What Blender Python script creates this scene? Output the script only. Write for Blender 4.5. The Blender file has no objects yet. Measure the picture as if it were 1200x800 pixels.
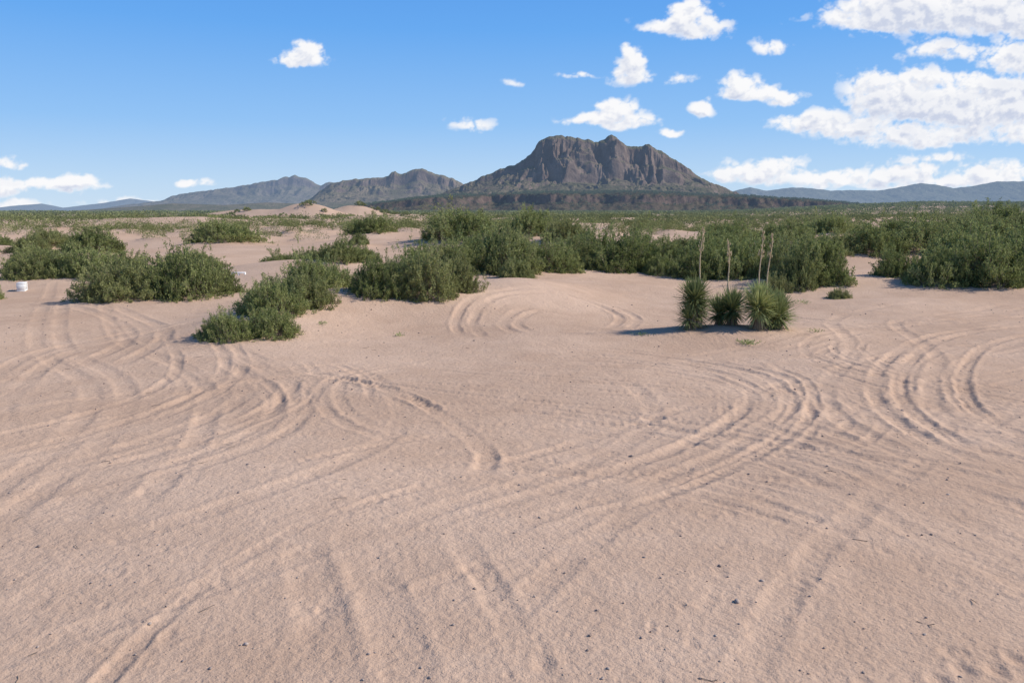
import bpy, math
import numpy as np
from mathutils import Vector

RNG = np.random.default_rng(7)
SC = bpy.context.scene

# ------------------------------------------------------------------ noise
_p = np.random.default_rng(3).permutation(256)
_p = np.concatenate([_p, _p, _p])
_ga = np.random.default_rng(4).uniform(0, 2*np.pi, 256)
_gx, _gy = np.cos(_ga), np.sin(_ga)
def pn(x, y, seed=0):
    x = np.asarray(x, float) + seed*17.37; y = np.asarray(y, float) + seed*9.71
    x0 = np.floor(x); y0 = np.floor(y)
    fx = x-x0; fy = y-y0
    xi = x0.astype(np.int64) & 255; yi = y0.astype(np.int64) & 255
    def g(ix, iy, dx, dy):
        h = _p[_p[ix & 255] + (iy & 255)]
        return _gx[h]*dx + _gy[h]*dy
    u = fx*fx*fx*(fx*(fx*6-15)+10); v = fy*fy*fy*(fy*(fy*6-15)+10)
    a = g(xi, yi, fx, fy); b = g(xi+1, yi, fx-1, fy)
    c = g(xi, yi+1, fx, fy-1); d = g(xi+1, yi+1, fx-1, fy-1)
    return ((a*(1-u)+b*u)*(1-v) + (c*(1-u)+d*u)*v)*1.4
def fbm(x, y, o=4, seed=0, gain=.5):
    s = 0; a = 1; f = 1
    for i in range(o):
        s = s + a*pn(np.asarray(x)*f, np.asarray(y)*f, seed+i); a *= gain; f *= 2.03
    return s
def ridged(x, y, o=4, seed=0):
    s = 0; a = 1; f = 1
    for i in range(o):
        s = s + a*(1-2*np.abs(pn(np.asarray(x)*f, np.asarray(y)*f, seed+i))); a *= .5; f *= 2.1
    return s*.5
def sstep(a, b, x):
    t = np.clip((x-a)/(b-a), 0, 1); return t*t*(3-2*t)

# ------------------------------------------------------------------ mesh helpers
def make_obj(name, verts, faces_list, mats, mat_idx=None, tint=None, smooth=False, attrs=None):
    """faces_list: list of (n,k) index arrays"""
    me = bpy.data.meshes.new(name)
    verts = np.asarray(verts, np.float32)
    me.vertices.add(len(verts)); me.vertices.foreach_set("co", verts.ravel())
    loops = np.concatenate([f.ravel() for f in faces_list]).astype(np.int32)
    tot = np.concatenate([np.full(len(f), f.shape[1]) for f in faces_list]).astype(np.int32)
    start = np.concatenate([[0], np.cumsum(tot)[:-1]]).astype(np.int32)
    me.loops.add(len(loops)); me.loops.foreach_set("vertex_index", loops)
    me.polygons.add(len(tot)); me.polygons.foreach_set("loop_start", start)
    me.polygons.foreach_set("loop_total", tot)
    if mat_idx is not None: me.polygons.foreach_set("material_index", np.asarray(mat_idx, np.int32))
    me.update(calc_edges=True)
    if smooth: me.polygons.foreach_set("use_smooth", np.ones(len(tot), bool))
    attrs = dict(attrs or {})
    if tint is not None: attrs['tint'] = tint
    for k, v in attrs.items():
        at = me.attributes.new(k, 'FLOAT', 'POINT'); at.data.foreach_set("value", np.ascontiguousarray(v, np.float32).ravel())
    for m in mats: me.materials.append(m)
    ob = bpy.data.objects.new(name, me); SC.collection.objects.link(ob)
    return ob

def unit(v): return v/np.maximum(np.linalg.norm(v, axis=-1, keepdims=True), 1e-9)

def leaves(c, d, L, W, rng):
    """rhombic leaf faces: base, side, tip, side"""
    n = len(c)
    d = unit(d); s = unit(np.cross(d, rng.normal(size=(n, 3))))
    L = np.broadcast_to(L, (n,))[:, None]; W = np.broadcast_to(W, (n,))[:, None]
    v = np.stack([c, c+d*L*.5+s*W*.5, c+d*L, c+d*L*.5-s*W*.5], 1).reshape(-1, 3)
    f = np.arange(n*4).reshape(n, 4)
    return v, f

def tubes(P, R, k=3):
    """P (n,m,3) polylines, R (n,m) radii"""
    n, m, _ = P.shape
    T = unit(np.gradient(P, axis=1))
    ref = np.zeros_like(T); ref[..., 0] = .9; ref[..., 1] = .43
    A = unit(np.cross(T, ref)); B = np.cross(T, A)
    ang = np.arange(k)*2*np.pi/k
    ring = A[:, :, None]*np.cos(ang)[None, None, :, None] + B[:, :, None]*np.sin(ang)[None, None, :, None]
    V = P[:, :, None] + ring*R[:, :, None, None]
    idx = np.arange(n*m*k).reshape(n, m, k)
    a = idx[:, :-1]; b = idx[:, 1:]
    f = np.stack([a, np.roll(a, -1, 2), np.roll(b, -1, 2), b], -1).reshape(-1, 4)
    return V.reshape(-1, 3), f

# ------------------------------------------------------------------ material helpers
def new_mat(name):
    m = bpy.data.materials.new(name); m.use_nodes = True
    nt = m.node_tree; nt.nodes.clear()
    return m, nt
class N:
    def __init__(s, nt): s.nt = nt
    def n(s, t, **kw):
        nd = s.nt.nodes.new(t)
        for k, v in kw.items(): setattr(nd, k, v)
        return nd
    def set(s, sock, v):
        if isinstance(v, bpy.types.NodeSocket): s.nt.links.new(v, sock)
        else: sock.default_value = v
    def math(s, op, a, b=0.0, c=0.0, clamp=False):
        nd = s.n('ShaderNodeMath', operation=op, use_clamp=clamp)
        s.set(nd.inputs[0], a); s.set(nd.inputs[1], b); s.set(nd.inputs[2], c); return nd.outputs[0]
    def vmath(s, op, a, b=(0, 0, 0)):
        nd = s.n('ShaderNodeVectorMath', operation=op)
        s.set(nd.inputs[0], a); s.set(nd.inputs[1], b)
        return nd.outputs['Value'] if op in ('DOT_PRODUCT', 'LENGTH') else nd.outputs[0]
    def noise(s, vec, scale, detail=4, rough=.5, dist=0.0):
        nd = s.n('ShaderNodeTexNoise'); s.nt.links.new(vec, nd.inputs['Vector'])
        nd.inputs['Scale'].default_value = scale; nd.inputs['Detail'].default_value = detail
        nd.inputs['Roughness'].default_value = rough; nd.inputs['Distortion'].default_value = dist
        return nd
    def attr(s, name): return s.n('ShaderNodeAttribute', attribute_name=name).outputs['Fac']
    def mr(s, v, a, b, c=0.0, d=1.0, smooth=False):
        nd = s.n('ShaderNodeMapRange')
        if smooth: nd.interpolation_type = 'SMOOTHSTEP'
        s.set(nd.inputs[0], v)
        for i, q in enumerate((a, b, c, d)): nd.inputs[i+1].default_value = q
        return nd.outputs[0]
    def mix(s, f, a, b, blend='MIX'):
        nd = s.n('ShaderNodeMix', data_type='RGBA', blend_type=blend)
        s.set(nd.inputs[0], f)
        for q, v in ((nd.inputs[6], a), (nd.inputs[7], b)):
            if isinstance(v, bpy.types.NodeSocket): s.nt.links.new(v, q)
            else: q.default_value = (*v, 1)
        return nd.outputs[2]
    def scale(s, vec, xyz):
        return s.vmath('MULTIPLY', vec, xyz)

HAZE = (.36, .50, .74)  # airlight painted into far surfaces as blue emission, no real air volume
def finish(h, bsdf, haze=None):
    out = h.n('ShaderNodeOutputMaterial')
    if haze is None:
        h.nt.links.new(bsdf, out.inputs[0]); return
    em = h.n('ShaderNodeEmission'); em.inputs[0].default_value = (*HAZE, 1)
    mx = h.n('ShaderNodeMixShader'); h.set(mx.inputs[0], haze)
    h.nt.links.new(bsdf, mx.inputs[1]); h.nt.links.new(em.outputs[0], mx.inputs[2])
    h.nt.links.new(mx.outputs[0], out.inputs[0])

def foliage_mat(name, dark, mid, light, trans=.22, haze_far=False):
    m, nt = new_mat(name); h = N(nt)
    oi = h.n('ShaderNodeObjectInfo')
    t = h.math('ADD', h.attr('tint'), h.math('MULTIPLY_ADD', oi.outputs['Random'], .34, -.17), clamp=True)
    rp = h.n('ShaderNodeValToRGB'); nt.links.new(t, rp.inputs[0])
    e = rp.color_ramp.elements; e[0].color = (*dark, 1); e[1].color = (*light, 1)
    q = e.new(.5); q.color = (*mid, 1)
    # some plants duller / greyer than others
    r2 = h.math('FRACT', h.math('MULTIPLY', oi.outputs['Random'], 7.31))
    col = h.mix(h.mr(r2, .4, 1.0, 0, .4), rp.outputs[0], (mid[0]*1.1, mid[1]*.90, mid[2]*1.2))
    d = h.n('ShaderNodeBsdfDiffuse'); nt.links.new(col, d.inputs[0])
    tr = h.n('ShaderNodeBsdfTranslucent'); nt.links.new(col, tr.inputs[0])
    mx = h.n('ShaderNodeMixShader'); mx.inputs[0].default_value = trans
    nt.links.new(d.outputs[0], mx.inputs[1]); nt.links.new(tr.outputs[0], mx.inputs[2])
    hz = None
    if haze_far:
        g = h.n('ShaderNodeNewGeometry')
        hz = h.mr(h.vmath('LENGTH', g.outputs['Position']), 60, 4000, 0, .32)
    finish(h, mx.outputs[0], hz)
    return m
MAT_LEAF = foliage_mat('mesquite_foliage', (.10, .125, .048), (.25, .285, .10), (.44, .46, .19), .35)
MAT_FAR = foliage_mat('shrub_foliage', (.08, .10, .04), (.175, .205, .075), (.30, .32, .13), .22, True)
MAT_YUC = foliage_mat('yucca_leaf', (.11, .15, .06), (.27, .33, .12), (.52, .54, .24), .2)
def plain_mat(name, c1, c2, scale=30, rough=.85):
    m, nt = new_mat(name); h = N(nt)
    tc = h.n('ShaderNodeTexCoord')
    nz = h.noise(tc.outputs['Object'], scale, 3, .6)
    c = h.mix(h.mr(nz.outputs[0], .3, .7), c1, c2)
    b = h.n('ShaderNodeBsdfPrincipled'); nt.links.new(c, b.inputs['Base Color']); b.inputs['Roughness'].default_value = rough
    finish(h, b.outputs[0]); return m
MAT_WOOD = plain_mat('branch_wood', (.16, .12, .09), (.28, .22, .17))
MAT_STRAW = plain_mat('dry_leaf', (.38, .30, .19), (.22, .17, .11), 12)
MAT_STALK = plain_mat('dry_stalk', (.60, .47, .29), (.46, .35, .21), 12)
MAT_STONE = plain_mat('pebble_stone', (.17, .12, .10), (.46, .37, .31), 3)
MAT_CONC = plain_mat('painted_concrete', (.80, .79, .76), (.70, .69, .66), 9)

# ------------------------------------------------------------------ terrain
MOUNDS = [  # x, y, rx, ry, height, rot
 (-1.9, 18.8, 2.1, 1.5, .40, .1), (0.1, 21.2, 1.8, 1.6, .50, .3), (-.6, 26.4, 3.4, 2.6, .50, 0),
 (3.2, 29.6, 4.0, 2.4, .30, 0), (6.6, 28.2, 3.4, 2.2, .26, 0), (8.5, 25.0, 1.9, 1.5, .28, 0),
 (14.2, 25.8, 4.2, 2.4, .34, 0), (-9.0, 21.4, 2.6, 1.6, .24, 0), (-14.2, 27.3, 3.0, 2.0, .30, 0),
 (-4.6, 15.6, 1.3, 1.8, .24, .1), (-4.4, 18.6, 1.5, 2.0, .38, .1),
 (3.9, 15.5, 1.5, .9, .20, 0), (-9.8, 33, 2.2, 2, .4, 0), (-6.6, 33, 2.2, 2, .4, 0),
 (17, 39, 4, 3, .6, 0), (24, 46, 8, 5, .9, 0), (12, 46, 6, 4, .5, 0), (-3.5, 23.0, 2.2, 1.2, .24, .3), (9.5, 20.5, 2.6, 1.2, .14, .2), (-7.5, 26.5, 2.4, 1.4, .28, 0), (3.6, 23.5, 2.4, 1.3, .16, 0),
 (-84, 360, 12, 8, 6.0, 0), (-70, 385, 12, 9, 5.8, 0), (-108, 370, 14, 9, 4.0, 0), (-40, 330, 18, 9, 2.4, 0), (-128, 420, 20, 9, 4.0, 0), (-30, 210, 14, 8, 1.6, 0), (-75, 190, 16, 7, 1.4, 0),
]
RAND = []
rg = np.random.default_rng(21)
def scatter(n, y0, y1, smax, p=1.0):
    u = rg.random(n); y = np.sqrt(y0**2+u*(y1**2-y0**2))
    s = rg.uniform(-smax, smax, n); return s*y, y
xs, ys = scatter(900, 34, 125, .95)
for x, y in zip(xs, ys):
    s = x/y
    cl = pn(x/11, y/11, 5)
    if y < 52 and -.40 < s < -.08: continue
    if y < 42 and s < .05: continue
    if s < .05 and cl < -.06: continue
    if s > .05 and cl < -.16: continue
    r = rg.uniform(.6, 1.3)+rg.random()**3*(1.5 if s < .2 else .8)
    if any((x-q[0])**2+(y-q[1])**2 < (.66*(r+q[2]))**2 for q in RAND): continue
    hh = r*rg.uniform(.42, .60)+.08
    if s > .15: hh = min(hh, .80)
    RAND.append((x, y, r, hh))
for (x, y, r, hh) in RAND: MOUNDS.append((x, y-.25*r, r*1.2, r*1.1, hh*.50, 0))

def base_h(x, y):
    r = np.hypot(x, y)
    s = x/np.maximum(y, 1.0)
    z = .07*pn(x/3.6, y/3.6, 1) + .16*pn(x/9, y/9, 2)*sstep(5, 25, r)
    z = z + .42*fbm(x/17, y/17, 2, 3)*sstep(24, 50, r)*(1-sstep(260, 480, r))
    z = z + .9*fbm(x/75, y/75, 2, 8)*sstep(60, 160, r)*(1-sstep(1200, 2500, r))
    z = z + sstep(.22, .75, s)*.65*sstep(26, 60, y)*(1-sstep(300, 900, r))
    z = z + sstep(300, 1500, y)*(sstep(.2, .5, s)*15 + 3.0)*(1-sstep(6000, 12000, r))
    return z
def mound_val(x, y, m):
    mx, my, rx, ry, hh, rot = m
    dx = x-mx; dy = y-my; c, s = math.cos(rot), math.sin(rot)
    q = ((dx*c+dy*s)/rx)**2 + ((-dx*s+dy*c)/ry)**2
    return hh*np.exp(-q*.75)
def ground_h(x, y):
    x = np.atleast_1d(np.asarray(x, float)); y = np.atleast_1d(np.asarray(y, float))
    z = base_h(x, y)
    M = np.array(MOUNDS)
    for i in range(len(x)):
        near = M[(np.abs(M[:, 0]-x[i]) < 3.2*M[:, 2]) & (np.abs(M[:, 1]-y[i]) < 3.2*M[:, 3])]
        for m in near: z[i] += mound_val(x[i], y[i], m)
    return z

# polar sheet, dense towards the open basin
rr = np.concatenate([[.001], np.geomspace(.5, 2.2, 30), np.geomspace(2.25, 60, 900), np.geomspace(61, 30000, 330)])
az = np.concatenate([np.linspace(-39, 39, 1000), np.linspace(39, 321, 170)[1:-1]])*np.pi/180
NR, NA = len(rr), len(az)
R2, A2 = np.meshgrid(rr, az, indexing='ij')
GX = R2*np.sin(A2); GY = R2*np.cos(A2)
GZ = base_h(GX, GY)
for m in MOUNDS:
    ext = 3.2*max(m[2], m[3]); d = math.hypot(m[0], m[1])
    i0, i1 = np.searchsorted(rr, [max(d-ext, 0), d+ext])
    if i1 <= i0: i1 = i0+1
    GZ[i0:i1] += mound_val(GX[i0:i1], GY[i0:i1], m)
# fine relief in the near sand
nr = np.searchsorted(rr, 48)
X, Y, RR = GX[:nr], GY[:nr], R2[:nr]
GZ[:nr] += (.0045*fbm(X/.30, Y/.30, 4, 11) * (.4+1.1*sstep(-.4, .5, pn(X/1.7, Y/1.7, 12)))) * (1-sstep(30, 46, RR))
GZ[:nr] += .011*ridged(X/1.3+.4*pn(X, Y, 14), Y/1.9, 2, 13) * (1-sstep(30, 46, RR))

TRACKS = [  # pts, offsets, halfwidth, depth, tread
 ([(-.23,5.45),(.65,6.3),(1.65,7.3),(2.67,8.67),(3.3,9.9),(3.4,11.5),(2.6,12.9),(1.37,13.6),(0,13.4)], [0,.42,-.25], .085,.010,.8),
 ([(-.48,5.9),(.72,7.0),(1.64,8.0),(2.4,9.05),(2.83,10.3),(2.34,11.5),(1.2,12.1),(-.4,11.9)], [0], .08,.009,.6),
 ([(4.5,6.95),(4.36,8.33),(4.7,10.1),(5.9,12.5),(7.8,15.1),(10.5,16.8)], [0,.30,-.75], .085,.019,1.9),
 ([(5.3,8.1),(5.1,9.05),(5.7,10.9),(7.3,13.3),(9.3,14.7)], [0,.5], .08,.010,1.),
 ([(-.45,14.7),(-.77,17),(-.2,19.0),(1.3,19.9),(2.3,18.4),(1.8,15.8)], [0,.35], .09,.017,.2),
 ([(.5,15.2),(.1,16.6),(.6,18.0),(1.5,17.6)], [0,.3], .09,.014,.2),
 ([(-3.6,12.4),(-2.57,11.5),(-1.6,10.6),(-.99,9.67),(-.53,8.67),(-.24,7.7),(-.28,6.7)], [0], .09,.022,2.6),
 ([(-3.8,5.9),(-3.1,6.7),(-2.5,7.7),(-2.3,9.05),(-2.9,10.9),(-4.2,13)], [0,.3,-1.1], .10,.008,.4),
 ([(-4.4,6.95),(-3.7,8.0),(-3.3,9.5),(-3.5,11.2),(-5.1,13.6)], [0,.7,-.5], .10,.008,.4),
 ([(-.6,6.8),(-.15,7.3),(1.94,9.5),(4.2,11.5),(7.4,14.7)], [0], .08,.010,1.),
 ([(2.15,7.9),(2.6,6.3),(2.85,5.45),(3.1,4.67),(3.3,3.9)], [0,.5], .09,.007,.6),
 ([(2.2,9.6),(2.67,8.67),(3.26,7.17),(3.9,6.1),(4.6,5.2)], [0,.4], .08,.009,.8),
 ([(-.4,6.0),(-.34,5.45),(-.1,4.67),(.16,3.8),(.3,3.0)], [0], .08,.008,.1),
 ([(-1.5,6.2),(-1.4,5.45),(-1.14,4.67),(-.85,3.76),(-.8,2.8)], [0,.35], .12,.006,.1),
 ([(-14,26),(-8.3,14.7),(-5.5,10.9),(-4.4,8),(-4,5)], [0,.4,1.3], .11,.009,.3),
 ([(-5.8,9.5),(-4.4,10.9),(-2.3,12.5),(0,13.1),(2.8,13.3),(6.8,16.5),(12.6,21)], [0,-.5], .10,.010,.5),
 ([(10.9,21),(7,18.2),(5.6,13.8),(3.7,9.9),(3.6,7)], [0,1.2], .11,.011,.5),
 ([(14,20),(9,17.6),(6.5,17.8),(5,20.5)], [0,.5,1.4], .12,.020,.3),
 ([(-3.2,3.4),(-1.6,5.0),(.6,7.3),(1.6,9.4),(1.3,12)], [0], .10,.007,.4),
 ([(-6,18),(-7.5,14),(-6.6,10),(-5,7.4)], [0,.5], .11,.010,.4),
 ([(-12,21),(-9,18.5),(-6.8,15),(-6.3,12)], [0,.6], .12,.013,.3),
 ([(.9,3.4),(2.0,5.3),(4.2,7.9),(7.5,11.2)], [0,1.3], .09,.006,.6),
 ([(-2.9,8.5),(-1.0,8.9),(1.2,8.3),(3.4,6.6),(4.4,4.5)], [0,.45], .09,.008,.5),
 ([(-.1,5.7),(1.1,6.3),(2.3,7.6),(3.2,9.0),(3.9,11.2),(3.4,13.0)], [0,.18], .06,.008,1.),
 ([(3.0,8.6),(4.0,8.0),(5.0,7.0),(6.0,5.6)], [0,.28,.9], .07,.009,1.),
 ([(2.0,12.4),(3.4,12.2),(5.2,12.8),(7.6,13.4),(10,15)], [0,.35], .07,.010,.8),
 ([(-5.4,6.2),(-4.0,8.8),(-3.8,11.8),(-5.4,15.6)], [0,.25,.9], .07,.009,.8),
 ([(-1.2,13.0),(-2.4,11.2),(-2.0,9.2),(-.9,7.8)], [0,.22], .07,.007,.8),
]
tg = np.random.default_rng(77)
for (cx, cy, r0, r1, a0, a1, nn) in [(1.0,10.2,1.5,3.0,-80,80,11),(8.0,12.6,2.2,4.0,110,250,10),(-5.2,10.0,1.6,3.4,-70,80,10),(.7,17.6,.9,2.0,-20,300,4),(6.2,7.8,1.2,2.6,60,220,5),(-1.0,4.6,2.0,4.6,10,130,8),(3,20,8,13,230,310,7),(1.5,4,2,5,20,160,6),(9,18,3,5,180,300,5)]:
    for _ in range(nn):
        r = tg.uniform(r0, r1); b = tg.uniform(a0, a1-50); e_ = b+tg.uniform(50, 110); ox, oy = tg.normal(0, .35, 2); el = tg.uniform(.8, 1.35)
        pts = [(cx+ox+r*math.cos(math.radians(q)), cy+oy+r*el*math.sin(math.radians(q))) for q in np.linspace(b, e_, 7)]
        TRACKS.append((pts, [0] if tg.random() < .5 else [0, tg.uniform(.18, .5)], tg.uniform(.045, .075), tg.uniform(.0045, .009), 1.2))
def catmull(P):
    P = np.array(P, float); P = np.vstack([2*P[0]-P[1], P, 2*P[-1]-P[-2]]); out = []
    for i in range(1, len(P)-2):
        n = max(3, int(np.linalg.norm(P[i+1]-P[i])/.45)); t = np.linspace(0, 1, n, endpoint=False)[:, None]
        a, b, c, d = P[i-1], P[i], P[i+1], P[i+2]
        out.append(.5*((2*b)+(-a+c)*t+(2*a-5*b+4*c-d)*t**2+(-a+3*b-3*c+d)*t**3))
    out.append(P[-2][None]); return np.vstack(out)
ti = 0
for pts, offs, hw, dep, tread in TRACKS:
    C = catmull(pts); T = unit(np.gradient(C, axis=0)); Nn = np.stack([-T[:, 1], T[:, 0]], 1)
    for o in offs:
        ti += 1
        Q = C + Nn*o
        Q = Q[(Q[:, 1] > 1.5)]
        if len(Q) < 3: continue
        rq = np.hypot(Q[:, 0], Q[:, 1])
        i0, i1 = np.searchsorted(rr, [max(rq.min()-.8, 0), rq.max()+.8]); i1 = min(i1, nr)
        aq = np.arctan2(Q[:, 0], Q[:, 1])
        j0, j1 = np.searchsorted(az[:1000], [aq.min()-.8/rq.min(), aq.max()+.8/rq.min()])
        if j1-j0 < 3: continue
        x = GX[i0:i1, j0:j1]; y = GY[i0:i1, j0:j1]
        best = np.full(x.shape, 9.0); arc = np.zeros(x.shape); L = 0
        for k in range(len(Q)-1):
            a = Q[k]; ab = Q[k+1]-a; l = np.hypot(*ab)
            if l < 1e-6: continue
            t = np.clip(((x-a[0])*ab[0]+(y-a[1])*ab[1])/l**2, 0, 1)
            d = np.hypot(x-a[0]-t*ab[0], y-a[1]-t*ab[1])
            w = d < best; best[w] = d[w]; arc[w] = (L+t*l)[w]; L += l
        q = (best + .025*pn(x/.22, y/.22, 30+ti))/hw
        fade = sstep(0, 1.2, arc)*sstep(0, 1.2, L-arc)*(.25+.95*sstep(-.45, .4, pn(arc/1.1, arc*0+ti*3.3, 40)))
        g = -np.exp(-q**4) + .55*np.exp(-((q-1.45)/.42)**2)
        tr = tread*.22*np.sin(arc*2*np.pi/.10+q*1.5)*np.exp(-q**4)
        GZ[i0:i1, j0:j1] += dep*fade*(g+tr)
# shoe prints bottom right + scattered dimples
pr = np.random.default_rng(5)
DIM = [(2.05+.16*k, 3.80+.05*k+.05*(k % 2), .045, .014) for k in range(6)]
for _ in range(1100):
    y = pr.uniform(3.2, 16); DIM.append((pr.uniform(-.75, .75)*y, y, pr.uniform(.012, .05), pr.uniform(.002, .007)))
for dx_, dy_, rad, dp in DIM:
    d = math.hypot(dx_, dy_); a = math.atan2(dx_, dy_)
    i0, i1 = np.searchsorted(rr, [d-rad*3, d+rad*3]); j0, j1 = np.searchsorted(az[:1000], [a-rad*3/d, a+rad*3/d])
    q = np.hypot(GX[i0:i1, j0:j1]-dx_, (GY[i0:i1, j0:j1]-dy_)/1.3)/rad
    GZ[i0:i1, j0:j1] += dp*(-np.exp(-q**2)+.4*np.exp(-((q-1.5)/.5)**2))

idx = np.arange(NR*NA).reshape(NR, NA)
a = idx[:-1]; b = idx[1:]
F = np.stack([a, b, np.roll(b, -1, 1), np.roll(a, -1, 1)], -1).reshape(-1, 4)[:, ::-1]
V = np.stack([GX, GY, GZ], -1).reshape(-1, 3)
tone = .5+.55*fbm(GX/3.2, GY/3.2, 3, 50)+.30*fbm(GX/.5, GY/.5, 3, 54)*(1-sstep(20, 40, R2))
far_n = .5+.8*fbm(GX/230, GY/90, 5, 60)
grit = .5+.9*fbm(GX/1.1, GY/1.1, 3, 70)

m, nt = new_mat('desert_sand'); h = N(nt)
g = h.n('ShaderNodeNewGeometry'); pos = g.outputs['Position']
dist = h.vmath('LENGTH', pos)
n3 = h.noise(pos, 85, 3, .7); n5 = h.noise(pos, 16, 4, .65)
c = h.mix(h.attr('tone'), (.485, .330, .232), (.600, .425, .308))
c = h.mix(h.mr(n5.outputs[0], .4, .7, 0, .35), c, (.46, .308, .215))
c = h.mix(h.mr(n3.outputs[0], .55, .8, 0, .4), c, (.74, .58, .45))
c = h.mix(h.mr(n3.outputs[0], .28, .42, .4, 0), c, (.28, .19, .132))
vo = h.n('ShaderNodeTexVoronoi'); vo.inputs['Scale'].default_value = 15; nt.links.new(pos, vo.inputs['Vector'])
sp = h.math('MULTIPLY', h.mr(vo.outputs['Distance'], .05, .11, 1, 0), h.mr(h.attr('grit'), .5, .9))
c = h.mix(h.math('MULTIPLY', sp, .6), c, (.24, .17, .13))
scrub = h.mix(h.mr(h.attr('far_n'), .35, .75), (.09, .095, .05), (.36, .26, .19))
c = h.mix(h.mr(dist, 300, 1100, 0, .88), c, scrub)
bs = h.n('ShaderNodeBsdfDiffuse'); nt.links.new(c, bs.inputs[0])
hh_ = h.math('ADD', h.math('MULTIPLY', n5.outputs[0], .024), h.math('MULTIPLY', n3.outputs[0], .0036))
bp = h.n('ShaderNodeBump'); bp.inputs['Distance'].default_value = 1.0; bp.inputs['Strength'].default_value = .85
nt.links.new(hh_, bp.inputs['Height']); nt.links.new(bp.outputs[0], bs.inputs['Normal'])
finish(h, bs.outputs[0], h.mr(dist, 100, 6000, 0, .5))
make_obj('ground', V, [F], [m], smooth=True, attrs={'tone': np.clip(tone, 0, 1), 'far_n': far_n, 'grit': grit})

# ------------------------------------------------------------------ mesquite bushes
def bush_mesh(seed, R=1.4, H=.95, ns=430, nodes=9, per=8, leafL=.050, leafW=.023):
    rng = np.random.default_rng(seed)
    ang = rng.uniform(0, 2*np.pi, ns); rad = np.sqrt(rng.random(ns))
    lob = 1+.36*pn(np.cos(ang)*1.3+seed, np.sin(ang)*1.3, seed)
    rq = R*.70*rad*lob
    x = rq*np.cos(ang); y = rq*np.sin(ang)
    z = .30*H*(1-rad**2)-.12
    lump = pn(x*1.9+seed*3, y*1.9, seed+5)
    tilt = np.radians(6+70*rad**1.3 + rng.normal(0, 18, ns)); aa = ang+rng.normal(0, .6, ns)
    d = np.stack([np.sin(tilt)*np.cos(aa), np.sin(tilt)*np.sin(aa), np.cos(tilt)], 1)
    L = H*(.60+.60*lump)*(1-.20*rad)*rng.uniform(.7, 1.12, ns)
    L[rng.random(ns) < .06] *= 1.28
    t = np.linspace(0, 1, 5)[None, :, None]
    S = np.stack([x, y, z], 1)[:, None]
    bend = unit(np.stack([np.cos(aa), np.sin(aa), -.6*np.ones(ns)], 1))[:, None]*(L[:, None, None]*.36*rng.uniform(-.3, 1, (ns, 1, 1)))
    P = S+d[:, None]*L[:, None, None]*t+bend*t**2
    P = P+rng.normal(0, .016, P.shape)*t
    Rad = (.007*(1-.8*t[..., 0]))*np.ones((ns, 1))
    v1, f1 = tubes(P, Rad)
    tt = rng.beta(2.0, 1.0, (ns, nodes))*1.0
    seg = np.clip(tt*4, 0, 3.999); k = seg.astype(int); fr = (seg-k)[..., None]
    ii = np.arange(ns)[:, None]
    c0 = P[ii, k]*(1-fr)+P[ii, k+1]*fr
    so = unit(rng.normal(0, 1, c0.shape)+d[:, None]*.5)*(rng.uniform(.02, .15, (ns, nodes, 1))*(1.3-tt[..., None]))
    tw = np.stack([c0, c0+so*.55, c0+so*1.25], 2).reshape(-1, 3, 3)
    v3, f3 = tubes(tw, np.full((len(tw), 3), .0022))
    fr2 = rng.uniform(.2, 1.3, (ns, nodes, per, 1))
    c = c0[:, :, None]+so[:, :, None]*fr2+rng.normal(0, .022, (ns, nodes, per, 3))
    dd = unit(so)[:, :, None]*.6+rng.normal(0, .6, c.shape)+[0, 0, .15]
    c = c.reshape(-1, 3); dd = dd.reshape(-1, 3)
    v2, f2 = leaves(c, dd, leafL*rng.uniform(.6, 1.35, len(c)), leafW*rng.uniform(.7, 1.3, len(c)), rng)
    npn = nodes*per
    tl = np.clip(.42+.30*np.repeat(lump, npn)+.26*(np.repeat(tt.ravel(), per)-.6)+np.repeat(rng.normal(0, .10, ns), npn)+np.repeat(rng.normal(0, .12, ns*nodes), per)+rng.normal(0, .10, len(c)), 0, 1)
    o1 = len(v1); o2 = o1+len(v3)
    V = np.vstack([v1, v3, v2]); tint = np.concatenate([np.zeros(o2), np.repeat(tl, 4)])
    mi = np.concatenate([np.ones(len(f1)+len(f3)), np.zeros(len(f2))])
    return V, np.vstack([f1, f3+o1]), f2+o2, mi, tint
VAR = []
for sd in range(6):
    V, f1, f2, mi, tint = bush_mesh(sd+1)
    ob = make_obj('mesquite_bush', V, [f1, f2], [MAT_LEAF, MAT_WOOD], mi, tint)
    lo = np.percentile(V, 1.5, axis=0); hi = np.percentile(V, 99.0, axis=0)
    VAR.append((ob.data, (hi[0]-lo[0]+hi[1]-lo[1])/2, hi[2]))
    bpy.data.objects.remove(ob)

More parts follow.
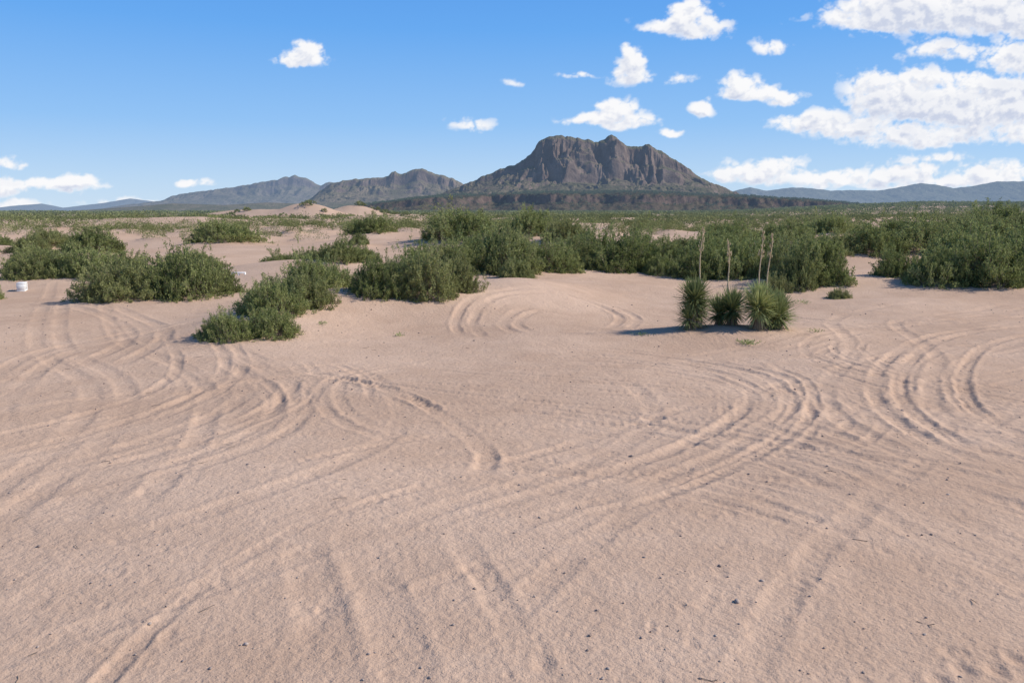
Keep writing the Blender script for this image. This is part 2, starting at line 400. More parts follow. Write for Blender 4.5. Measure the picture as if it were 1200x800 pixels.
def put_bush(x, y, w, hgt, var):
    me, nw, nh = VAR[var % 6]
    o = bpy.data.objects.new('mesquite_bush', me); SC.collection.objects.link(o)
    z = ground_h(x, y)[0]
    o.location = (x, y, z-.03); sx = w/nw
    o.scale = (sx, sx, hgt/nh)
    o.rotation_euler = (0, 0, rg.uniform(0, 6.28))
NEAR = [
 (-9.6,21.0,2.0,.88),(-8.3,21.3,1.9,1.0),(-8.9,22.4,2.2,1.1),(-7.7,22.2,1.3,.8),
 (-15.0,27.2,2.2,.8),(-13.6,27.4,2.2,.9),(-12.2,26.8,1.8,.85),(-13.3,21.6,.7,.5),
 (-4.75,14.3,.9,.44),(-4.15,14.6,.95,.44),(-5.1,14.5,.6,.32),(-4.6,16.2,1.2,.60),(-4.1,17.0,1.1,.62),(-4.9,17.2,.9,.5),(-4.45,18.8,1.2,.75),(-4.2,19.9,1.0,.72),
 (-2.9,18.3,1.2,.74),(-2.0,18.5,1.5,.86),(-1.3,19.2,1.1,.72),(-2.3,19.6,1.6,.9),
 (-1.7,25.0,1.8,.92),(-.3,25.6,2.2,1.18),(1.1,26.4,1.9,1.0),(-2.6,26.4,1.6,.8),(.2,24.0,1.0,.55),(-.9,26.8,2.2,1.15),
 (2.1,28.2,2.0,.95),(3.6,28.0,2.2,1.1),(5.0,28.4,1.9,1.0),(2.8,29.8,2.4,1.2),(4.3,29.6,2.2,1.15),
 (5.9,26.8,1.8,.9),(7.0,26.9,2.0,1.08),(7.9,27.4,2.0,1.15),(6.2,28.4,2.3,1.2),(4.7,27.2,1.1,.6),
 (8.0,24.2,1.4,.95),(8.9,24.7,1.7,1.3),(8.4,25.8,1.7,1.2),(7.3,23.6,.8,.5),(8.6,22.4,.6,.28),
 (12.0,24.2,1.7,.95),(13.4,24.0,2.2,1.2),(15.0,24.2,2.3,1.3),(16.9,25.0,2.4,1.3),(13.6,26.0,2.5,1.35),(16.0,26.4,2.6,1.45),(11.5,25.6,1.2,.8),
 (15.4,37,2.8,1.15),(18.0,37.5,3.0,1.2),(21.0,38,2.8,1.2),(21,45,3.6,1.2),(25.5,45,3.6,1.3),(30.5,46,3.6,1.3),(11,44,2.8,1.0),(14.4,45,2.8,1.0),
 (-9.4,34.6,1.7,.65),(-8.3,35,1.4,.7),(-6.6,32.6,1.7,.8),(-5.8,33,1.4,.7),
 (8.6,33,2.0,1.0),(11.6,34,2.5,1.15),(.5,34,2.2,.95),(-1.8,36,2.4,.9),(5.0,35,2.3,1.0),
 (-11.6,30.2,.8,.35),(-6.4,24.6,.5,.20),(-10.8,24.6,.6,.25),(10.6,30.5,1.2,.55),(-4.0,27.5,.7,.3),(-3.4,31,1.1,.45),(-12.5,36,1.2,.5),(-15.5,33,1.6,.6),(-17.5,31,1.8,.7),(-14,38,1.8,.7),(-20,36,2.2,.8),
]
for i, (x, y, w, hg) in enumerate(NEAR): put_bush(x, y, w*1.05, hg*1.0, i*5+int(w*10))
for i, (x, y, r, hh) in enumerate(RAND):
    if y < 62: put_bush(x, y, r*2.0, hh*(1.3 if x < .15*y else 1.2), i)

# distant shrubs: one object
def shrub_cloud(xs, ys, rs, hs, zs, cnt, leaf, rng, boost=0):
    n = len(xs)
    u = rng.normal(size=(n, cnt, 3)); u = unit(u); u[..., 2] = np.abs(u[..., 2])
    rad = .62+.38*rng.random((n, cnt, 1))**.5
    lump = 1+.30*pn(u[..., 0]*1.7+xs[:, None], u[..., 1]*1.7+ys[:, None], 2)[..., None]
    c = u*rad*lump
    c[..., 0] *= rs[:, None]; c[..., 1] *= rs[:, None]; c[..., 2] = c[..., 2]*hs[:, None]-.05
    P = c+np.stack([xs, ys, zs], 1)[:, None]
    d = u+rng.normal(0, .6, u.shape)
    v, f = leaves(P.reshape(-1, 3), d.reshape(-1, 3), (np.repeat(leaf, cnt))*rng.uniform(.7, 1.4, n*cnt), np.repeat(leaf, cnt)*.6, rng)
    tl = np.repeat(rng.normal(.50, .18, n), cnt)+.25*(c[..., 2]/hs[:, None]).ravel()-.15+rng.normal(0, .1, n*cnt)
    return v, f, np.repeat(np.clip(tl, 0, 1), 4)
parts = []
A = np.array([q for q in RAND if q[1] >= 62])
parts.append(shrub_cloud(A[:, 0], A[:, 1], A[:, 2]*1.05, A[:, 3]*1.3, ground_h(A[:, 0], A[:, 1]), 700, A[:, 1]*.0011, rg))
x, y = scatter(3400, 120, 420, .95); k = pn(x/34, y/34, 9)+.32*sstep(-.2, .2, x/y) > 0.0; x, y = x[k], y[k]
n = len(x); parts.append(shrub_cloud(x, y, rg.uniform(1.0, 3.0, n), rg.uniform(.7, 1.5, n), ground_h(x, y), 110, y*.0017, rg))
x, y = scatter(8500, 400, 1650, .95); k = pn(x/120, y/120, 10)+.45*sstep(-.2, .2, x/y) > -.10; x, y = x[k], y[k]
n = len(x); parts.append(shrub_cloud(x, y, rg.uniform(2, 5.5, n), rg.uniform(1.0, 2.6, n), ground_h(x, y), 32, y*.0019, rg))
def join(parts):
    off = 0; VV = []; FF = []; TT = []
    for v, f, t in parts: VV.append(v); FF.append(f+off); TT.append(t); off += len(v)
    return np.vstack(VV), np.vstack(FF), np.concatenate(TT)
v, f, t = join(parts)
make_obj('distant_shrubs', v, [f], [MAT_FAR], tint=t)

# ------------------------------------------------------------------ mountains
def rock_mat(name, rock1, rock2, talus1, talus2, haze, fscale, slope=(.55, .8), bump=.8):
    m, nt = new_mat(name); h = N(nt)
    g = h.n('ShaderNodeNewGeometry'); pos = g.outputs['Position']
    sx = h.n('ShaderNodeSeparateXYZ'); nt.links.new(g.outputs['Normal'], sx.inputs[0])
    a = h.noise(h.scale(pos, (1, 1, .7)), fscale, 7, .68, .4)
    b = h.noise(pos, fscale*.5, 6, .7)
    sp = h.noise(pos, fscale*5, 3, .7)
    rock = h.mix(h.mr(a.outputs[0], .35, .65), rock1, rock2)
    tal = h.mix(h.mr(b.outputs[0], .38, .62), talus1, talus2)
    tal = h.mix(h.mr(sp.outputs[0], .48, .62, 0, .7), tal, (talus1[0]*.40, talus1[1]*.50, talus1[2]*.42))
    fac = h.mr(h.math('ADD', sx.outputs[2], h.math('MULTIPLY_ADD', a.outputs[0], .4, -.2)), slope[0], slope[1])
    c = h.mix(fac, rock, tal)
    bs = h.n('ShaderNodeBsdfDiffuse'); nt.links.new(c, bs.inputs[0])
    bp = h.n('ShaderNodeBump'); bp.inputs['Strength'].default_value = bump; bp.inputs['Distance'].default_value = .3/fscale
    nt.links.new(a.outputs[0], bp.inputs['Height']); nt.links.new(bp.outputs[0], bs.inputs['Normal'])
    finish(h, bs.outputs[0], haze); return m

def range_mesh(name, D, prof, depth, mat, nx=500, ny=200, cliff=.35, rough=1.0, cell=200., seed=0, power=1.5, crest=.012):
    """prof: (lateral ratio, height ratio) of crest from image pixels, scaled by distance D"""
    pr_ = np.array(prof); s0, s1 = pr_[0, 0], pr_[-1, 0]
    x = np.linspace(s0, s1, nx)*D; u = np.linspace(-1, 1, ny); d = np.sign(u)*np.abs(u)**1.4*depth
    XX, DD = np.meshgrid(x, d, indexing='ij')
    XW = XX+cell*.8*fbm(XX/(cell*2.5), DD/(cell*2.5), 3, seed+50)
    P = np.interp(XX/D, pr_[:, 0], pr_[:, 1])*D
    Ps = np.interp(x/D, pr_[:, 0], pr_[:, 1])*D
    kk = max(3, int(nx*.09)); ker = np.hanning(kk); ker /= ker.sum(); Ps = np.convolve(np.pad(Ps, kk, mode='edge'), ker, 'same')[kk:-kk][:, None]
    Hm = P.max()
    P = P+Hm*crest*fbm(XX/(cell*.30), DD*0+3.1, 4, seed+9)*np.minimum(1, P/Hm*2)
    w = depth*(.30+.70*np.clip(Ps/Hm, 0, 1)**.8)
    td = np.abs(DD)/w
    blend = sstep(.03, .22, td); P = P*(1-blend)+Ps*blend
    warp = rough*(.085*ridged(XW/cell, DD/(cell*1.2), 4, seed)*np.exp(-(td/.20)**2) + .04*fbm(XW/(cell*1.4), DD/(cell*1.2), 4, seed+3))
    t = np.clip(td + warp*np.clip(td*9, 0, 1), 0, 1)
    tc = .04
    cl = cliff*(.45+.85*sstep(.4, 1, P/Hm))
    rest = 1-cl
    tt = np.clip((t-tc)/(1-tc), 0, 1)
    br = .50*sstep(0, .05, tt)+.50*sstep(.05, .17, tt)
    G = np.where(t < tc, 1-.05*t/tc, rest*(1-tt)**power + (.95-rest)*(1-br))
    Z = P*G
    Z = Z+Hm*.036*rough*fbm(XW/(cell*.45), DD/(cell*.45), 5, seed+20)*np.clip(t*9, 0, 1)*np.clip(G*3, 0, 1)
    Z = Z+Hm*.020*rough*ridged(XW/(cell*.22), DD/(cell*.45), 4, seed+30)*np.clip(t*12, 0, 1)*sstep(.35, .7, G)
    Z = Z-Hm*.020*rough*ridged(XW/(cell*.42), DD/(cell*2.2), 3, seed+33)*np.clip(t*4, 0, 1)*np.clip(G*4, 0, 1)
    Z = np.where(t >= 1, -5, Z-3)
    V = np.stack([XX, DD+D, Z], -1).reshape(-1, 3)
    idx = np.arange(nx*ny).reshape(nx, ny)
    F = np.stack([idx[:-1, :-1], idx[1:, :-1], idx[1:, 1:], idx[:-1, 1:]], -1).reshape(-1, 4)
    return make_obj(name, V, [F], [mat], smooth=False)
def K(*a):  # crest in image pixels: offset from centre column, height above horizon
    return [(p*.00098, q*.00097) for p, q in a]
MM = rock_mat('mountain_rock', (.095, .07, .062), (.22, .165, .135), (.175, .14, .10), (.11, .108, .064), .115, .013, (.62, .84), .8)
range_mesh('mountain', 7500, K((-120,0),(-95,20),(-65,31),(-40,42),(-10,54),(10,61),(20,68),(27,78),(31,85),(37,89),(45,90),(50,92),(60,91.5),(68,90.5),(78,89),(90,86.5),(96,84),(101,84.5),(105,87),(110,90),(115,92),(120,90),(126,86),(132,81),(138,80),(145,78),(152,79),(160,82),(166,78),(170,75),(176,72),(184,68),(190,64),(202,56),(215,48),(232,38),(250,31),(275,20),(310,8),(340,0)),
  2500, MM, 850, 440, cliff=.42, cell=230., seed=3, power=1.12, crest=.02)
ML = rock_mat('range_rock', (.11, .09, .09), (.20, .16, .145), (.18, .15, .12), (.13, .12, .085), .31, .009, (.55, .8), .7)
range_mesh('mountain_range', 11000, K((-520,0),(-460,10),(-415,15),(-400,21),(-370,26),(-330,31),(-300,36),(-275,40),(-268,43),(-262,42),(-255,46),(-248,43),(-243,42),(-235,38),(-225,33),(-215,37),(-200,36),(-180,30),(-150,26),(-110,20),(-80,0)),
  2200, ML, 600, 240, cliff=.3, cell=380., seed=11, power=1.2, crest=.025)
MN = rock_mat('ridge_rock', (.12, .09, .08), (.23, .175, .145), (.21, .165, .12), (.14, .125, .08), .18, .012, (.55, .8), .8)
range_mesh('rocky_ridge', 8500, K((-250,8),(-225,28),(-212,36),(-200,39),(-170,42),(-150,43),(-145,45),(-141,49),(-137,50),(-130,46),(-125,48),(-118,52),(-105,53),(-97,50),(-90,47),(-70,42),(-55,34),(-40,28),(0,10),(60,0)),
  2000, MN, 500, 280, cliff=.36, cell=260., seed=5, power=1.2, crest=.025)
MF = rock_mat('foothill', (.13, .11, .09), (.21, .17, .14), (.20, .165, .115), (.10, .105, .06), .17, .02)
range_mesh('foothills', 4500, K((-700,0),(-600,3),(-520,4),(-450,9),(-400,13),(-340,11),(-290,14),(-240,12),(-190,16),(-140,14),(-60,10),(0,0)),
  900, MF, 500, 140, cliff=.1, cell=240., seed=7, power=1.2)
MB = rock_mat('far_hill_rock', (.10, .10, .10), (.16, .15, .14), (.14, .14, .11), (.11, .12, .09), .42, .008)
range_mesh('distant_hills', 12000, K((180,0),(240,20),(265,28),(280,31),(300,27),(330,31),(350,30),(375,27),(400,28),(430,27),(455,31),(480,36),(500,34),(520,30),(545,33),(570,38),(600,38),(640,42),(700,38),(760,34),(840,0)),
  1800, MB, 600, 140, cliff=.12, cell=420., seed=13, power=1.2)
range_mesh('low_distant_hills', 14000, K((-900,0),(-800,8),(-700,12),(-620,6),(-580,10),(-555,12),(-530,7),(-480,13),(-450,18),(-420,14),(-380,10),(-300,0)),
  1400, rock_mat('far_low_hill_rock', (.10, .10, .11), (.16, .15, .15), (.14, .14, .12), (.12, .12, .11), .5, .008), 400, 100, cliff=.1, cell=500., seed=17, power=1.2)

# mesa
D = 1800
pm = np.array([(-230, 0), (-205, 7), (-170, 13), (-120, 19), (-70, 24), (-10, 27), (40, 28), (100, 27.5), (160, 27), (230, 25), (290, 22), (350, 18), (420, 12), (520, 6), (620, 0)], float)*[.00098, .00097]
nx, ny = 900, 200
x = np.linspace(pm[0, 0], pm[-1, 0], nx)*D; d = np.concatenate([np.linspace(-230, 60, 150), np.linspace(65, 700, 50)])
XX, DD = np.meshgrid(x, d, indexing='ij')
P = np.interp(XX/D, pm[:, 0], pm[:, 1])*D
e = -20+75*fbm(XX/260, DD/300, 3, 4)+14*fbm(XX/45, DD/45, 4, 6)
q = (DD-e+95)
g = np.where(q < 0, 0, .50*sstep(-20, 75, q)+.35*sstep(62+14*pn(XX/60, DD*0, 9), 84, q)+.15*sstep(60, 170, q))
Z = P*g*(1-.5*sstep(250, 700, DD))+2.6*fbm(XX/22, DD/22, 5, 8)*np.clip(g*3, 0, 1)*(1-.6*sstep(.85, 1, g))-1
V = np.stack([XX, DD+D, Z], -1).reshape(-1, 3); idx = np.arange(nx*len(d)).reshape(nx, len(d))
F = np.stack([idx[:-1, :-1], idx[1:, :-1], idx[1:, 1:], idx[:-1, 1:]], -1).reshape(-1, 4)
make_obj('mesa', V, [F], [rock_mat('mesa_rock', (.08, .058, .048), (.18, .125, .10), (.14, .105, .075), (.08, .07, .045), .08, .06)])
fi = rg.integers(0, nx, 7500); fj = rg.integers(0, 150, 7500)
gg = g[fi, fj]; k = (gg > .02) & ((gg > .8) | (rg.random(7500) < .30)); fi, fj = fi[k], fj[k]
n = len(fi); x = XX[fi, fj]; y = DD[fi, fj]+D; z = Z[fi, fj]
v, f, t = shrub_cloud(x, y, rg.uniform(1.2, 3.6, n), rg.uniform(1.6, 4.2, n), z, 26, np.full(n, 1.8), rg)
make_obj('mesa_scrub', v, [f], [MAT_FAR], tint=t*.35)

# ------------------------------------------------------------------ yuccas
def yucca(name, x, y, heads, stalks, seed):
    rng = np.random.default_rng(seed)
    VV = []; FF = []; MI = []; TT = []; off = 0
    def add(v, f, mi, t):
        nonlocal off
        VV.append(v); FF.append(f+off); MI.append(np.full(len(f), mi)); TT.append(np.broadcast_to(t, (len(v),)) if np.ndim(t) == 0 else t); off += len(v)
    for (hx, hy, hz, Lf, nl, br) in heads:
        zz = np.linspace(-.15, hz, 6); P = np.stack([np.full(6, hx)+.02*np.sin(zz*5), np.full(6, hy), zz], 1)[None]
        v, f = tubes(P, np.linspace(.075, .055, 6)[None], 8); add(v, f, 1, 0.)
        def blades(n, el0, el1, z0, z1, L, mi, base_t, droop):
            el = np.radians(rng.uniform(el0, el1, n)); a = rng.uniform(0, 2*np.pi, n)
            d = np.stack([np.cos(el)*np.cos(a), np.cos(el)*np.sin(a), np.sin(el)], 1)
            s = unit(np.cross(d, rng.normal(0, .25, (n, 3))+[0, 0, 1]))
            c = np.stack([hx+.03*np.cos(a), hy+.03*np.sin(a), rng.uniform(z0, z1, n)], 1)
            Ls = L*rng.uniform(.75, 1.12, n)[:, None]; w = .0085*rng.uniform(.8, 1.2, (n, 1))
            p0 = c; p1 = c+d*Ls*.5; p2 = c+d*Ls-np.array([0, 0, 1])*Ls*droop*rng.uniform(0, 1, (n, 1))
            v = np.stack([p0-s*w, p0+s*w, p1+s*w*.9, p1-s*w*.9, p2+s*.0015, p2-s*.0015], 1).reshape(-1, 3)
            b = np.arange(n)[:, None]*6
            f = np.vstack([b+[0, 1, 2, 3], b+[3, 2, 4, 5]])
            add(v, f, mi, np.repeat(np.clip(rng.normal(base_t, .15, n), 0, 1), 6))
        blades(int(nl*.62), 20, 90, hz-.04, hz+.05, Lf, 0, br, .04)
        blades(int(nl*.38), -15, 25, hz-.10, hz, Lf*.95, 0, br-.08, .10)
        blades(int(nl*.22), -55, -10, hz-.25*hz, hz-.05, Lf*.8, 0, br-.15, .08)
        blades(int(nl*.35), -88, -50, hz*.35, hz-.05, min(Lf*.75, hz*.8), 2, .4, .0)
    for (sx, sy, z0, z1, lx) in stalks:
        m = 9; t = np.linspace(0, 1, m)
        P = np.stack([sx+lx*t**1.5+.012*np.sin(t*7+seed), np.full(m, sy), z0+(z1-z0)*t], 1)
        v, f = tubes(P[None], np.linspace(.014, .007, m)[None], 6); add(v, f, 3, 0.)
        nb = 22; tb = rng.uniform(.58, 1., nb); a = rng.uniform(0, 2*np.pi, nb); Lb = .06*(1.15-tb)*2+.012
        c = np.stack([np.interp(tb, t, P[:, 0]), np.interp(tb, t, P[:, 1]), np.interp(tb, t, P[:, 2])], 1)
        e1 = c+np.stack([np.cos(a)*Lb*.6, np.sin(a)*Lb*.6, Lb*.7], 1)
        B = np.stack([c, (c+e1)/2+[0, 0, -.005], e1], 1)
        v, f = tubes(B, np.full((nb, 3), .0025), 4); add(v, f, 3, 0.)
        pd = np.stack([e1-[0, 0, .02], e1-[0, 0, .008], e1+[0, 0, .012], e1+[0, 0, .03]], 1)
        v, f = tubes(pd, np.tile([.002, .008, .007, .001], (nb, 1)), 6); add(v, f, 3, 0.)
    ob = make_obj(name, np.vstack(VV), [np.vstack(FF)], [MAT_YUC, MAT_WOOD, MAT_STRAW, MAT_STALK], np.concatenate(MI), np.concatenate(TT))
    ob.location = (x, y, ground_h(x, y)[0]-.03)
yucca('yucca_plant', 3.30, 15.35, [(0, 0, .58, .40, 620, .42), (.06, .12, .34, .38, 360, .42), (-.10, -.05, .24, .30, 240, .45)], [(.08, .05, .7, 1.86, .04)], 1)
yucca('yucca_plant', 4.42, 15.25, [(0, 0, .44, .40, 620, .85), (.05, .10, .54, .36, 320, .76)], [(0.0, 0, .55, 1.77, .03), (.17, .1, .5, 1.71, .06)], 2)
yucca('yucca_plant', 4.06, 15.65, [(0, 0, .34, .40, 500, .5), (-.20, .15, .26, .35, 300, .45)], [(-.08, 0, .5, 1.58, -.03)], 3)
yucca('yucca_plant', 4.84, 15.45, [(0, 0, .28, .40, 500, .62), (.05, .2, .38, .36, 320, .58), (-.2,-.1,.2,.3,240,.5)], [], 4)

# small ground weeds
def weed(x, y, w, hg, n, seed, t0=.5):
    rng = np.random.default_rng(seed)
    c = rng.normal(0, 1, (n, 3))*[w*.3, w*.3, 0]; c[:, 2] = rng.uniform(0, hg*.6, n)
    d = c*[2, 2, .5]+rng.normal(0, .3, (n, 3))+[0, 0, .4]
    v, f = leaves(c, d, hg*rng.uniform(.3, .7, n), .012, rng)
    o = make_obj('weed_tuft', v, [f], [MAT_YUC], tint=np.repeat(rng.normal(t0, .15, n), 4)); o.location = (x, y, ground_h(x, y)[0])
weed(3.98, 14.25, .28, .10, 160, 1, .6); weed(-2.05, 15.3, .15, .08, 60, 2); weed(2.3, 15.0, .2, .07, 60, 3); weed(-3.5, 15.6, .15, .08, 50, 4); weed(5.5, 15.3, .2, .08, 60, 5); weed(7.0, 20.5, .3, .12, 90, 6)

# ------------------------------------------------------------------ pebbles, twigs
ph = (1+5**.5)/2
iv = unit(np.array([(-1,ph,0),(1,ph,0),(-1,-ph,0),(1,-ph,0),(0,-1,ph),(0,1,ph),(0,-1,-ph),(0,1,-ph),(ph,0,-1),(ph,0,1),(-ph,0,-1),(-ph,0,1)], float))
ifc = np.array([(0,11,5),(0,5,1),(0,1,7),(0,7,10),(0,10,11),(1,5,9),(5,11,4),(11,10,2),(10,7,6),(7,1,8),(3,9,4),(3,4,2),(3,2,6),(3,6,8),(3,8,9),(4,9,5),(2,4,11),(6,2,10),(8,6,7),(9,8,1)])
n = 2600
y = 3.0*(20/3.0)**(rg.random(n)**.9); x = rg.uniform(-.72, .72, n)*y
sz = .0022+.005*rg.random(n)**4*(1+y*.12)
big = [(1.28,4.58,.018),(1.50,4.85,.012),(-3.15,5.42,.016),(-1.38,4.15,.012),(-.85,5.2,.010),(1.1,7.6,.016),(3.4,6.4,.012),(2.2,5.7,.010),(-2.3,7.2,.012),(4.4,9.4,.018),(.2,5.9,.010),(-3.6,7.4,.012)]
x = np.concatenate([x, [b[0] for b in big]]); y = np.concatenate([y, [b[1] for b in big]]); sz = np.concatenate([sz, [b[2] for b in big]])
n = len(x)
def sheet_h(x, y):
    i = np.clip(np.searchsorted(rr, np.hypot(x, y)), 1, NR-1); j = np.clip(np.searchsorted(az[:1000], np.arctan2(x, y)), 1, 999)
    return GZ[i, j]
z = sheet_h(x, y)
v = iv[None]*(1+rg.normal(0, .18, (n, 12, 1)))*sz[:, None, None]*rg.uniform(.7, 1.3, (n, 1, 3))*[1.1, 1.1, .75]+np.stack([x, y, z+sz*.25], 1)[:, None]
f = (ifc[None]+np.arange(n)[:, None, None]*12).reshape(-1, 3)
make_obj('pebbles', v.reshape(-1, 3), [f], [MAT_STONE])
n = 60
y = rg.uniform(3.5, 15, n); x = rg.uniform(-.7, .7, n)*y; z = sheet_h(x, y)
a = rg.uniform(0, 6.28, n); L = rg.uniform(.03, .12, n)
d = np.stack([np.cos(a), np.sin(a), rg.uniform(-.05, .2, n)], 1)*L[:, None]
c = np.stack([x, y, z+.004], 1); P = np.stack([c, c+d*.5+rg.normal(0, .006, (n, 3)), c+d], 1)
v, f = tubes(P, np.full((n, 3), .0022), 5)
make_obj('dry_twigs', v, [f], [MAT_WOOD])

# ------------------------------------------------------------------ white concrete blocks
def block(x, y, rot, tilt=0):
    VV = []; FF = []
    def box(x0, x1, y0, y1, z0, z1):
        b = len(VV)*8
        VV.append([(x0,y0,z0),(x1,y0,z0),(x1,y1,z0),(x0,y1,z0),(x0,y0,z1),(x1,y0,z1),(x1,y1,z1),(x0,y1,z1)])
        FF.append(np.array([(0,3,2,1),(4,5,6,7),(0,1,5,4),(1,2,6,5),(2,3,7,6),(3,0,4,7)])+b)
    box(-.22, .22, -.1, .1, 0, .035); box(-.22, .22, -.1, .1, .205, .24)
    for cx in (-.20, 0, .20): box(cx-.02, cx+.02, -.097, .097, .035, .205)
    o = make_obj('concrete_block', np.array(VV).reshape(-1, 3), [np.vstack(FF)], [MAT_CONC])
    md = o.modifiers.new('bevel', 'BEVEL'); md.width = .004; md.segments = 1
    o.location = (x, y, ground_h(x, y)[0]+.0); o.rotation_euler = (0, tilt, rot)
block(-9.15, 28.6, .15); block(-13.8, 24.0, 1.9)

# ------------------------------------------------------------------ sun & sky
EL, AZ = 37, 88
su = bpy.data.lights.new('sun', 'SUN'); su.energy = 5.0; su.angle = math.radians(.53); su.color = (1, .94, .855)
so = bpy.data.objects.new('sun', su); SC.collection.objects.link(so)
dv = Vector((math.cos(math.radians(EL))*math.sin(math.radians(AZ)), math.cos(math.radians(EL))*math.cos(math.radians(AZ)), math.sin(math.radians(EL))))
so.rotation_euler = dv.to_track_quat('Z', 'Y').to_euler(); so.location = (20, 10, 30)

# clouds: tan(azimuth), tan(elevation) from north (+Y), half sizes, weight (all x0.001)
CL = [(-238,172,32,13,1),(-226,182,20,11,.95),
 (193,206,54,15,1),(200,222,30,16,1),(180,204,40,10,.9),(290,184,22,11,.72),
 (135,153,28,13,1),(138,168,19,18,1),(131,180,12,10,.9),(75,153,24,4,.62),(190,150,20,7,.58),
 (112,105,54,11,1),(120,117,32,14,1),(88,104,34,8,.9),(180,92,18,6,.85),(220,116,14,11,1),
 (275,135,44,12,1),(262,144,27,14,1),(302,130,30,10,.85),(-44,100,32,9,.62),(0,146,16,5,.45),
 (475,216,130,26,1.1),(440,236,80,30,1.05),(540,228,90,30,1.05),(580,212,60,28,1),(395,218,50,20,.95),(575,172,55,25,1),(490,181,55,13,.7),
 (430,126,50,27,1.05),(415,142,40,23,1.),(480,122,80,32,1.1),(540,112,75,32,1.05),(345,102,52,14,.95),(385,98,62,18,.95),(470,86,95,17,.95),(575,134,50,28,1.0),(465,152,34,16,.95),(590,90,45,17,.95),(318,106,26,8,.8),(520,146,45,15,.8),
 (280,44,64,13,.95),(300,52,38,12,.9),(370,40,60,11,.8),(450,46,55,14,.9),(560,46,55,14,.9),(400,33,90,8,.7),(520,36,90,9,.8),(480,62,50,8,.62),
 (-585,30,36,14,.95),(-520,33,55,10,.95),(-500,37,24,9,.85),(-580,56,34,7,.62),(-370,32,28,7,.72),(-590,8,60,8,.75),(-690,50,60,25,.9),(-430,12,60,6,.55),(700,120,90,50,1),(720,220,80,40,1)]
px_ = np.linspace(-.85, .85, 1750); py_ = np.linspace(.003, .30, 330)
PX, PY = np.meshgrid(px_, py_, indexing='ij')
def cfield(X, Y):
    wx = X+.008*fbm(X*24, Y*30, 2, 80); wy = Y+.005*fbm(X*24, Y*30, 2, 84)
    cur = np.full(X.shape, -1.); acc = np.zeros(X.shape)
    for (cx, cy, rx, ry, wt) in CL:
        ux = (wx-cx*.001)/(rx*.001); uy = (wy-cy*.001)/(ry*.001)
        uy = np.where(uy < 0, uy*1.25, uy)     # flatter undersides
        val = wt*(1-.8*(ux*ux+uy*uy)); cur = np.maximum(cur, val); acc += np.maximum(val, 0)**4
    cur = np.where(cur > 0, acc**.25, cur)
    puff = np.abs(fbm(X*30, Y*40, 5, 90, .56))           # billows: rounded lobes, sharp creases
    n_ = fbm(X*60, Y*78, 5, 95, .55)
    return cur, cur+.50*(puff*1.6-.48)+.28*n_
base_c, f0 = cfield(PX, PY)
b1, f1 = cfield(PX+.004, PY+.008)
b2, _ = cfield(PX+.004, PY+.020)
dens = sstep(.02, .70, f0)*np.where(base_c < -.8, 0, 1)
alpha = dens*(.42+.58*sstep(.1, .75, base_c+.1))
lit = np.clip((f0-f1)*1.25+.68, 0, 1)
belly = sstep(.1, 1.2, b2)*sstep(.35, 1.1, f0)
shade = np.clip((1-lit)*1.0*sstep(.2, .9, f0)+.35*belly+.12*fbm(PX*20, PY*30, 3, 99), 0, 1)
dirs = unit(np.stack([PX, np.ones_like(PX), PY], -1))*26000
nxc, nyc = PX.shape; idx = np.arange(nxc*nyc).reshape(nxc, nyc)
F = np.stack([idx[:-1, :-1], idx[1:, :-1], idx[1:, 1:], idx[:-1, 1:]], -1).reshape(-1, 4)
fa = alpha.ravel()[F].max(1) > .002; F = F[fa]
used = np.unique(F); rem = -np.ones(nxc*nyc, int); rem[used] = np.arange(len(used)); F = rem[F]
m, nt = new_mat('cloud_vapour'); h = N(nt)
em = h.n('ShaderNodeEmission'); nt.links.new(h.mix(h.attr('shade'), (.96, .96, .975), (.60, .655, .80)), em.inputs[0])
tr = h.n('ShaderNodeBsdfTransparent'); mx = h.n('ShaderNodeMixShader')
nt.links.new(h.attr('alpha'), mx.inputs[0]); nt.links.new(tr.outputs[0], mx.inputs[1]); nt.links.new(em.outputs[0], mx.inputs[2])
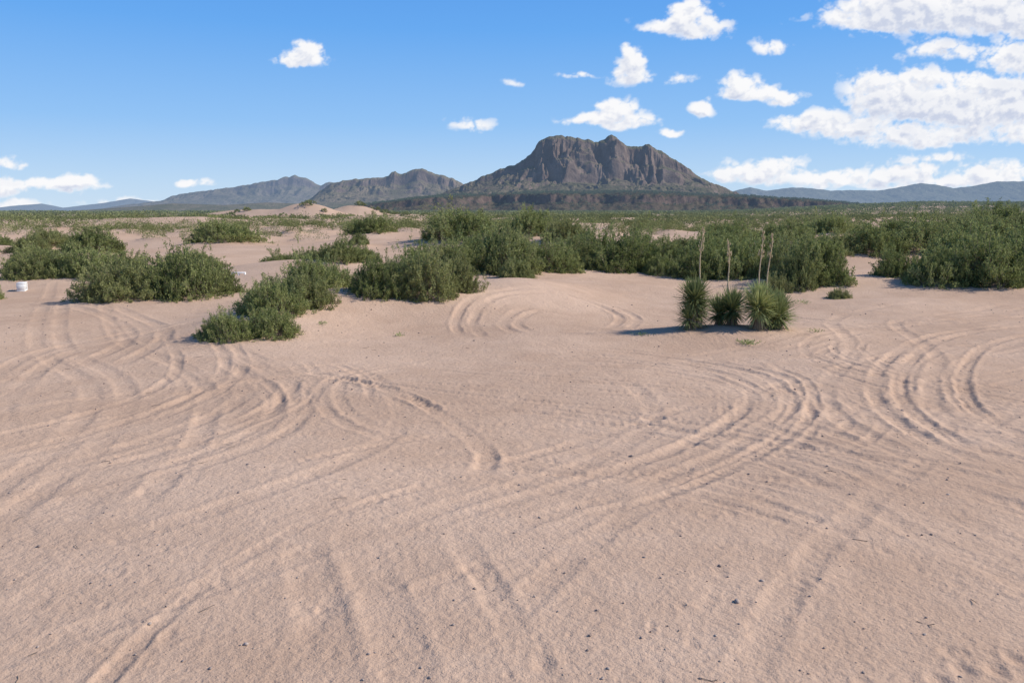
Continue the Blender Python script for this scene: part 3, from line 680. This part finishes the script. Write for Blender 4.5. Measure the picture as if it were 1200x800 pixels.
finish(h, mx.outputs[0])
make_obj('clouds', dirs.reshape(-1, 3)[used], [F], [m], smooth=True, attrs={'alpha': alpha.ravel()[used], 'shade': shade.ravel()[used]})

w = bpy.data.worlds.new("World"); SC.world = w; w.use_nodes = True
nt = w.node_tree; nt.nodes.clear(); h = N(nt)
tc = h.n('ShaderNodeTexCoord'); sep = h.n('ShaderNodeSeparateXYZ'); nt.links.new(tc.outputs['Generated'], sep.inputs[0])
sky = h.n('ShaderNodeTexSky', sky_type='NISHITA'); sky.sun_disc = False
sky.sun_elevation = math.radians(EL); sky.sun_rotation = math.radians(AZ)
sky.air_density = 1.0; sky.dust_density = .3; sky.ozone_density = 3.0; sky.altitude = 1200
rp = h.n('ShaderNodeValToRGB'); nt.links.new(sep.outputs[2], rp.inputs[0])
e = rp.color_ramp.elements; e[0].position = 0.0; e[0].color = (.60, .76, .95, 1); e[1].position = 1; e[1].color = (.05, .14, .40, 1)
for p_, c_ in ((.035, (.50, .70, .95)), (.10, (.29, .56, .96)), (.20, (.135, .42, .94)), (.32, (.068, .29, .84)), (.6, (.055, .18, .48))):
    q = e.new(p_); q.color = (*c_, 1)
gs = h.n('ShaderNodeVectorMath', operation='SCALE'); nt.links.new(rp.outputs[0], gs.inputs[0]); gs.inputs['Scale'].default_value = 10.0
col = h.mix(.85, sky.outputs[0], gs.outputs[0])
bg = h.n('ShaderNodeBackground'); nt.links.new(col, bg.inputs[0]); bg.inputs[1].default_value = .1
wo = h.n('ShaderNodeOutputWorld'); nt.links.new(bg.outputs[0], wo.inputs[0])

# ------------------------------------------------------------------ camera
cd = bpy.data.cameras.new('camera'); cd.lens = 30; cd.sensor_width = 36; cd.clip_end = 60000; cd.clip_start = .05
co = bpy.data.objects.new('camera', cd); SC.collection.objects.link(co)
co.location = (0, 0, 2.2); co.rotation_euler = (math.radians(90-8.53), 0, 0)
SC.camera = co
SC.view_settings.view_transform = 'Standard'; SC.view_settings.look = 'None'; SC.view_settings.exposure = 0
